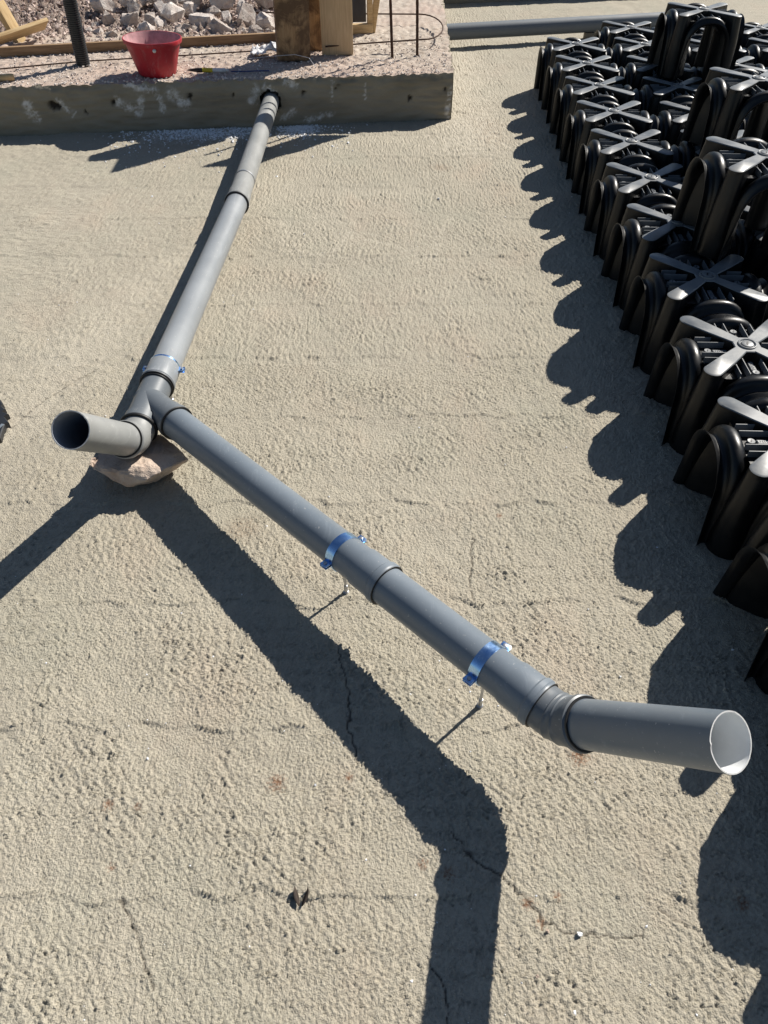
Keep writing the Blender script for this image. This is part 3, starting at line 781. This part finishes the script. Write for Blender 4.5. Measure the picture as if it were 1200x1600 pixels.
    def button(r, z, ring=True):
        mb = MB()
        if ring: lathe(mb, (0, 0, z), (0, 0, 1), [(0, r * 1.55), (0.0045, r * 1.5), (0.0055, r * 1.38), (0.004, r * 1.22), (0.0012, r * 1.15), (0.0012, r * 1.02), (0.005, r * 0.97), (0.006, r * 0.85), (0.0055, 0.0)], 24)
        else: lathe(mb, (0, 0, z), (0, 0, 1), [(0, r), (0.008, r), (0.010, r * .9), (0.0095, 0.0)], 18)
        zt = z + (0.0062 if ring else 0.0102)
        box(mb, (0, 0, zt), (r * 0.9, r * 0.24, 0.0016), rotz(R(70)), mat=1)
        return mb.mesh('button', [M['form_cap'], M['rubber']], 40)
    out['centre_button'] = button(0.021, 0.3395); 
    out['side_button'] = button(0.0125, 0.303, False)
    mb = MB(); box(mb, (0, 0, 0.0115), (0.0024, 0.095, 0.024)); out['rib'] = mb.mesh('rib', M['form_cap'], None)
    mb = MB()
    for q in range(4):
        Mq = rotz(R(90 * q))
        for off in (-.064, -.032, .032, .064): box(mb, Mq @ Vector((off, -0.112, 0.314)), (0.0024, 0.095, 0.024), Mq)
    out['ribs'] = mb.mesh('ribs', M['form_cap'], None)
    mb = MB(); box(mb, (0, 0, 0.306), (0.05, 0.018, 0.008), bev=0.002)
    for k in range(7): box(mb, (-0.021 + k * 0.007, 0.001 * (k % 2), 0.3105), (0.0022 + 0.0012 * (k % 3 == 0), 0.010 - 0.003 * (k % 2), 0.0016))
    out['stamped_plate'] = mb.mesh('stamped_plate', M['form_cap'], None)
    return out
FM = form_meshes()
def dome_form(x, y, z, rz, label, group, near=False, tilt=(0, 0)):
    e = empty('dome_form', (x, y, z), rz); e.rotation_euler = (tilt[0], tilt[1], rz)
    tag(e, label, 'form', group)
    for q in range(4):
        a = R(90 * q)
        o = link('arch', FM['arch'], e); o.rotation_euler = (0, 0, a)
        o = link('corner_column', FM['corner_column'], e); o.rotation_euler = (0, 0, a)
        o = link('side_button', FM['side_button'], e, (0.128 * math.cos(a), 0.128 * math.sin(a), 0))
        if near:
            for off in (-.064, -.032, .032, .064):
                p = rotz(a) @ Vector((off, -0.112, 0.3025)); o = link('rib', FM['rib'], e, p); o.rotation_euler = (0, 0, a)
    if not near:
        o = link('ribs', FM['ribs'], e); o['kind'] = 'stuff'
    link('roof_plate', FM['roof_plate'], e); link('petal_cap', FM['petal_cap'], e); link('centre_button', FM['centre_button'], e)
    o = link('stamped_plate', FM['stamped_plate'], e, (-0.085, 0, 0))
    o = link('stamped_plate', FM['stamped_plate'], e, (0, -0.088, 0)); o.rotation_euler = (0, 0, R(90))
    return e
PITCH = 0.4963; ORD = ['first', 'second', 'third', 'fourth', 'fifth', 'sixth', 'seventh', 'eighth', 'ninth', 'tenth', 'eleventh', 'twelfth', 'thirteenth', 'fourteenth']
rr = random.Random(12)
CX, CY, CDX = 1.268, 2.223, 0.0335
vis = {0: 0, 1: 0, 2: 0, 3: 0}
GRID = {0: range(-3, 9), 1: range(-1, 10), 2: range(1, 10), 3: range(4, 10)}
NAMES = ['edge row', 'second row in', 'third row in', 'fourth row in']
for c, rows in GRID.items():
    for i, k in enumerate(rows):
        y = CY + k * PITCH - c * 0.0335 * PITCH * 0.6; x = CX + (y - CY) * CDX + c * PITCH
        dome_form(x + rr.uniform(-.004, .004), y + rr.uniform(-.003, .003), 0, R(-1.9) + rr.uniform(-.008, .008),
                  'black plastic dome form, %s from the near end of the %s' % (ORD[i], NAMES[c]), 'dome forms set out on the slab', near=(c == 0 and -2 <= k <= 3))
tops = [(1.515, 3.061, 'nearest of the black dome forms perched on top of the others', -0.5), (1.845, 4.065, 'middle one of the three black dome forms perched on top', 1.0), (2.023, 5.531, 'farthest black dome form perched on top, its tunnel seen open', -1.5)]
for (x, y, lab, a) in tops:
    dome_form(x, y, FH + 0.001, R(a - 1.5), lab, 'dome forms perched on the layer below')

# ------------------------------------------------------------------ things on the plinth
PZ = KH - 0.006
# red bucket
e = empty('bucket', (-1.535, 5.625, PZ)); tag(e, 'red plastic mortar bucket standing on the plinth edge', 'bucket')
mb = MB(); bh = 0.205
lathe(mb, (0, 0, 0), (0, 0, 1), [(0.0, 0.0), (0.0, 0.118), (0.006, 0.124), (bh * 0.5, 0.152), (bh - 0.02, 0.178), (bh - 0.018, 0.188), (bh, 0.192), (bh + 0.006, 0.190), (bh + 0.006, 0.184)], 48)
lathe(mb, (0, 0, 0), (0, 0, 1), [(bh + 0.006, 0.184), (bh - 0.01, 0.174), (0.03, 0.122), (0.012, 0.112), (0.012, 0.0)], 48, mat=1)
shell = mb.build('shell', [M['bucket'], M['bucket_in']], e)
for a in (-75, 105):
    mb = MB(); d = Vector((math.cos(R(a)), math.sin(R(a)), 0.1))
    lathe(mb, Vector((d.x * 0.172, d.y * 0.172, bh - 0.035)), d, [(0, 0.012), (0.008, 0.011), (0.010, 0.005), (0.013, 0.004), (0.013, 0)], 14)
    mb.build('handle_lug', M['steel'], e)
e.rotation_euler = (R(-1.0), R(2.0), 0)
# corrugated conduit
e = empty('conduit', (-2.10, 5.835, PZ)); tag(e, 'black corrugated conduit standing upright out of the plinth', 'conduit')
mb = MB(); prof = []
for k in range(110):
    s0 = k * 0.0125; prof += [(s0, 0.040), (s0 + 0.002, 0.046), (s0 + 0.0075, 0.046), (s0 + 0.0095, 0.040)]
lathe(mb, (0, 0, 0), (0.045, 0.01, 1), prof, 28); mb.build('ribbed_wall', M['conduit'], e, sharp=60)
# serrated offcut just inside the left edge of the picture
TEETH = [(-1.497,2.33),(-1.477,2.303),(-1.478,2.288),(-1.455,2.269),(-1.462,2.253),(-1.432,2.238),(-1.443,2.222),(-1.414,2.188),(-1.424,2.176),(-1.420,2.138),(-1.412,2.094),(-1.423,2.083),(-1.62,2.05),(-1.72,2.2),(-1.62,2.36)]
mb = MB(); n = len(TEETH); vs = [(x, y, z) for z in (-0.005, 0.022) for x, y in TEETH] + [(x * 0.96 - 0.06, y * 0.96 + 0.086, 0.026) for x, y in TEETH]
mb.add(vs, [(i * n + k, i * n + (k + 1) % n, (i + 1) * n + (k + 1) % n, (i + 1) * n + k) for i in range(2) for k in range(n)] + [tuple(range(2 * n, 3 * n))], False)
e = empty('plastic_offcut', (-1.55, 2.2, 0)); tag(e, 'dark serrated plastic offcut at the left edge of the slab', 'offcut')
o = mb.build('plate', M['conduit'], e); o.matrix_parent_inverse = Matrix.Translation((1.55, -2.2, 0))
mb = MB(); box(mb, (-1.438, 2.15, 0.024), (0.012, 0.05, 0.006), rotz(R(-20)), bev=0.001); o = mb.build('rib', M['pvc'], e); o.matrix_parent_inverse = Matrix.Translation((1.55, -2.2, 0))

def plank(name, a, b, w, t, mat, label, cat='plank', roll=0.0, parent=None):
    a, b = Vector(a), Vector(b); d = (b - a); L = d.length; x, y, z = frame(d)
    Mx = Matrix((d.normalized(), x, y)).transposed() @ Matrix.Rotation(roll, 3, 'X')
    mb = MB(); box(mb, (0, 0, 0), (L, w, t), None, bev=min(w, t) * 0.08)
    me = mb.mesh(name, mat, 30); o = link(name, me, parent); o.matrix_world = Matrix.Translation((a + b) / 2) @ Mx.to_4x4()
    if parent is None: tag(o, label, cat)
    return o
plank('timber_batten', (-3.4, batten_y(-3.4) + 0.02, PZ + 0.028), (-0.62, batten_y(-0.62) + 0.02, PZ + 0.028), 0.035, 0.06, M['wood_b'], 'long weathered brown batten laid along the back of the plinth')
plank('leaning_stud', (-2.74, 6.45, 0.25), (-3.02, 6.50, 1.05), 0.09, 0.05, M['wood'], 'pale timber stud leaning at the top left corner', roll=0.2)
plank('pine_board', (-3.02, 5.98, 0.33), (-2.55, 6.52, 0.395), 0.13, 0.025, M['wood'], 'short pale pine board lying tilted below the leaning stud', roll=R(35))
# tool handle at the left end
e = empty('tool_handle', (-2.6, 5.42, PZ)); tag(e, 'turned wooden tool handle lying at the left end of the plinth', 'handle')
mb = MB(); sweep(mb, [(-0.35, -0.075, 0.022), (-0.1, -0.012, 0.02), (0.14, 0.045, 0.02), (0.152, 0.048, 0.02)], [0.015, 0.018, 0.021, 0.017], 16); mb.build('grip', M['wood'], e)
# boards of the column shutter
e = empty('shutter_board', (-0.64, 5.95, PZ)); tag(e, 'tall cement-stained brown timber post nearest the pipe hole', 'post')
mb = MB(); box(mb, (0, 0, 0.49), (0.235, 0.11, 0.98), rotz(R(10)), bev=0.03); mb.build('timber', M['wood_c'], e)
e.rotation_euler = (R(-1), R(1.6), 0)
e = empty('shutter_board', (-0.335, 6.10, PZ)); tag(e, 'tan upright timber board right of the stained post', 'post')
mb = MB(); box(mb, (0, 0, 0.48), (0.225, 0.05, 0.96), rotz(R(4)), bev=0.004); mb.build('timber', M['wood_d'], e)
e = empty('shutter_board', (-0.50, 6.22, PZ)); tag(e, 'narrow dark timber upright between and behind the two boards', 'post')
mb = MB(); box(mb, (0, 0, 0.46), (0.10, 0.05, 0.92), rotz(R(5)), bev=0.004); mb.build('timber', M['wood_c'], e)
# unseen panels added above the view to cast the shadow round the pipe hole
e = empty('shade_panel', (-0.395, 5.84, PZ)); tag(e, 'unseen panel added edge-on above the tan board to cast shade', 'panel')
mb = MB(); box(mb, (0, 0.19, 0.78), (0.021, 0.40, 0.66), rotz(R(2))); mb.build('sheet', M['wood_d'], e)
e = empty('shade_panel', (0.30, 5.93, PZ)); tag(e, 'unseen panel added above the two upright rebars to cast shade', 'panel')
mb = MB(); box(mb, (0, 0.0, 0.78), (0.30, 0.021, 0.66), rotz(R(4)), bev=0.004); mb.build('sheet', M['wood_d'], e)
# small timber frame behind
e = empty('timber_stand', (-0.2, 6.7, PZ)); tag(e, 'small pale timber frame with a dark sheet behind the tan board', 'stand')
mb = MB(); box(mb, (-0.02, 0.0, 0.03), (0.26, 0.05, 0.06), rotz(R(8)), bev=0.004); mb.build('sill', M['wood'], e)
mb = MB(); box(mb, (0.09, 0.03, 0.35), (0.04, 0.05, 0.70), rotz(R(8)), bev=0.004); mb.build('stud', M['wood'], e)
mb = MB(); box(mb, (0.165, 0.04, 0.33), (0.05, 0.03, 0.78), Matrix.Rotation(R(10), 3, 'Y'), bev=0.003); mb.build('brace', M['wood'], e)
mb = MB(); box(mb, (-0.07, 0.10, 0.36), (0.26, 0.012, 0.62), rotz(R(8))); mb.build('sheet', M['tarp'], e)
# rebars
for i, (x, y, lx, lab) in enumerate([(0.06, 6.018, -0.045, 'left of two upright rusty rebars standing in the plinth'), (0.24, 6.068, -0.03, 'right of two upright rusty rebars standing in the plinth')]):
    mb = MB(); pts = [(x + lx * t, y, PZ - 0.02 + 1.0 * t) for t in np.linspace(0, 1, 40)]
    rad = [0.0095 + (0.0012 if k % 2 else 0) for k in range(40)]
    sweep(mb, pts, rad, 10); o = mb.build('rebar', M['rust']); tag(o, lab, 'rebar', 'upright rebars')
# hairpin bar
mb = MB(); pts = [(-1.14, 7.01, 0.37), (-0.6, 7.0, 0.365), (-0.1, 7.0, 0.36), (0.285, 6.99, 0.36)]
for k in range(1, 12):
    a = R(90 - 180 * k / 12); pts.append((0.285 + 0.165 * math.cos(a), 6.60 + 0.39 * math.sin(a) , 0.36))
pts += [(0.25, 6.205, 0.36), (0.0, 6.15, 0.358), (-0.23, 6.10, 0.355), (-0.42, 6.06, 0.35)]
sweep(mb, pts, 0.0052, 8); tag(mb.build('hairpin_bar', M['rust']), 'rusty U-shaped reinforcing bar bent round behind the upright rebars', 'rebar')
# thin rod lying along the plinth
mb = MB(); sweep(mb, [(-2.68, 5.66, PZ + .012), (-2.1, 5.87, PZ + .012), (-1.5, 6.0, PZ + .012), (-0.95, 6.12, PZ + .014), (-0.7, 6.2, PZ + .012)], 0.0045, 8)
tag(mb.build('thin_rod', M['rust']), 'long thin rusty rod lying along the plinth behind the bucket', 'rod')
mb = MB(); sweep(mb, [(-0.95, 5.90, PZ + .02), (-0.78, 5.88, PZ + .04), (-0.62, 5.86, PZ + .055), (-0.52, 5.82, PZ + .045), (-0.47, 5.74, PZ + .008)], 0.0016, 8)
tag(mb.build('tie_wire', M['film']), 'thin pale tie wire arching in front of the stained post', 'wire')
# marker with yellow sleeve and blue cord
e = empty('marker', (-1.18, 5.64, PZ)); tag(e, 'marking tool with black tip, yellow sleeve and white barrel beside the bucket', 'marker')
mb = MB(); lathe(mb, (-0.13, 0.0, 0.016), (1, -0.02, 0), [(-0.03, 0.001), (0.0, 0.008), (0.05, 0.014), (0.08, 0.014)], 14, cap=True); mb.build('tip', M['rubber'], e)
mb = MB(); lathe(mb, (-0.05, -0.002, 0.016), (1, -0.02, 0), [(0.0, 0.0135), (0.07, 0.0135)], 14, cap=True); mb.build('sleeve', M['yellow'], e)
mb = MB(); lathe(mb, (0.02, -0.003, 0.016), (1, -0.02, 0), [(0.0, 0.0128), (0.085, 0.0128), (0.087, 0.009), (0.105, 0.009)], 14, cap=True); mb.build('barrel', M['white'], e)
mb = MB(); sweep(mb, [(-1.04, 5.636, PZ + .009), (-0.95, 5.640, PZ + .008), (-0.86, 5.648, PZ + .009), (-0.78, 5.655, PZ + .008)], 0.004, 8)
tag(mb.build('cord', M['blue']), 'short dark blue cord on the plinth above the pipe hole', 'cord')
# crumpled film beside the post
bm = bmesh.new(); bmesh.ops.create_grid(bm, x_segments=16, y_segments=12, size=1)
for v in bm.verts:
    p = v.co.copy(); n = mnoise.fractal(Vector((p.x * 2, p.y * 2, 3)), 1, 2, 4)
    v.co = Vector((p.x * 0.11, p.y * 0.08 + 0.02 * n, 0.025 + 0.055 * abs(n) + 0.05 * max(0, 0.6 - abs(p.x - 0.4)))) 
me = bpy.data.meshes.new('plastic_film'); bm.to_mesh(me); bm.free(); me.materials.append(M['film']); me.polygons.foreach_set('use_smooth', [True] * len(me.polygons))
o = link('plastic_film', me, None, (-0.84, 6.06, PZ)); so = o.modifiers.new('thickness', 'SOLIDIFY'); so.thickness = 0.002
tag(o, 'crumpled white plastic film lying left of the stained post', 'film')

# ------------------------------------------------------------------ crumbs, pebbles, leaf
def hz(x, y):
    h, _, _ = slab_height(np.array([[x]]), np.array([[y]])); return float(h[0, 0])
def pl_foam(r):
    if r.random() < 0.55: x = r.gauss(-1.15, 0.28); y = kfront(x) - 0.02 - abs(r.gauss(0, 0.09))
    elif r.random() < 0.6: x = r.gauss(-0.60, 0.07); y = kfront(x) - 0.03 - abs(r.gauss(0, 0.10))
    else: x = r.uniform(-1.8, -0.2); y = kfront(x) - abs(r.gauss(0, 0.3)) - 0.01
    if abs(x + 0.775) < 0.05 and r.random() < 0.6: return None
    return (x, y, 0.003)
scatter_stuff('white_crumbs', 2600, pl_foam, lambda r: 0.0025 + 0.009 * r.random() ** 3, M['foam'], 31, 'white polystyrene-like crumbs spilled below the pipe hole')
def pl_top(r):
    x = r.uniform(-2.8, 0.46); v = r.random() ** 1.6 * 1.0; return (x, kfront(x) + 0.02 + v, PZ + 0.002)
scatter_stuff('plinth_crumbs', 6500, pl_top, lambda r: 0.002 + 0.009 * r.random() ** 4, M['rock'], 32, 'pale crumbs and grit strewn over the plinth top')
def pl_slab(r):
    y = 0.25 + r.random() ** 1.3 * 5; return (r.uniform(-0.6 - y * 0.4, 0.6 + y * 0.35), y, 0.001)
scatter_stuff('slab_grit', 420, pl_slab, lambda r: 0.0014 + 0.0035 * r.random() ** 3, M['foam'], 33, 'fine pale grit scattered on the slab')
PEB = [(0.419,0.463,.017,'white','white chip of stone near the bottom right, beside the crack'),(0.383,0.321,.011,'white','white pebble at the bottom edge right of the pipe shadow'),(-0.653,1.104,.008,'white','tiny white pebble on the open slab left of the pipe shadow'),
 (0.314,4.269,.020,'white','small white pebble on the slab below the plinth corner'),(-0.427,3.815,.020,'white','white pebble right of the straight pipe on the slab'),(0.133,2.185,.010,'white','tiny white pebble midway between the pipe and the black forms'),
 (0.351,0.469,.012,'dark','grey brown pebble left of the white chip'),(0.318,0.385,.011,'dark','brown pebble below the crack near the pipe shadow'),(-1.346,4.305,.018,'white','white pebble left of the straight pipe'),(-1.367,4.761,.02,'white','white pebble at the edge of the bucket shadow')]
for i, (x, y, s, k, lab) in enumerate(PEB):
    o = link('pebble', rock_mesh('pebble', 300 + i, (s, s * 0.8, s * 0.75), M['foam'] if k == 'white' else M['stone'], 12, 1, 0.0008), None, (x, y, hz(x, y) + s * 0.25))
    o.rotation_euler = (0.2, 0.1, i); tag(o, lab, 'pebble', 'loose pebbles on the slab')
mb = MB()
for sx in (-1, 1):
    vs = []; n = 7
    for i in range(n):
        t = i / (n - 1); w = 0.011 * math.sin(math.pi * min(1, t * 0.9 + 0.08))
        for s_, zz in ((0, 0.004), (1, 0.006 + 0.012 * t)): vs.append((sx * (0.002 + w * s_ + 0.012 * t * t), -0.016 + 0.036 * t, zz))
    mb.add(vs, [(2 * i, 2 * i + 1, 2 * i + 3, 2 * i + 2) for i in range(n - 1)])
o = mb.build('dry_leaf', M['leaf'], None, (-0.183, 0.533, 0.002)); so = o.modifiers.new('thickness', 'SOLIDIFY'); so.thickness = 0.001
tag(o, 'curled dark dry leaf on the slab at the lower middle', 'leaf')
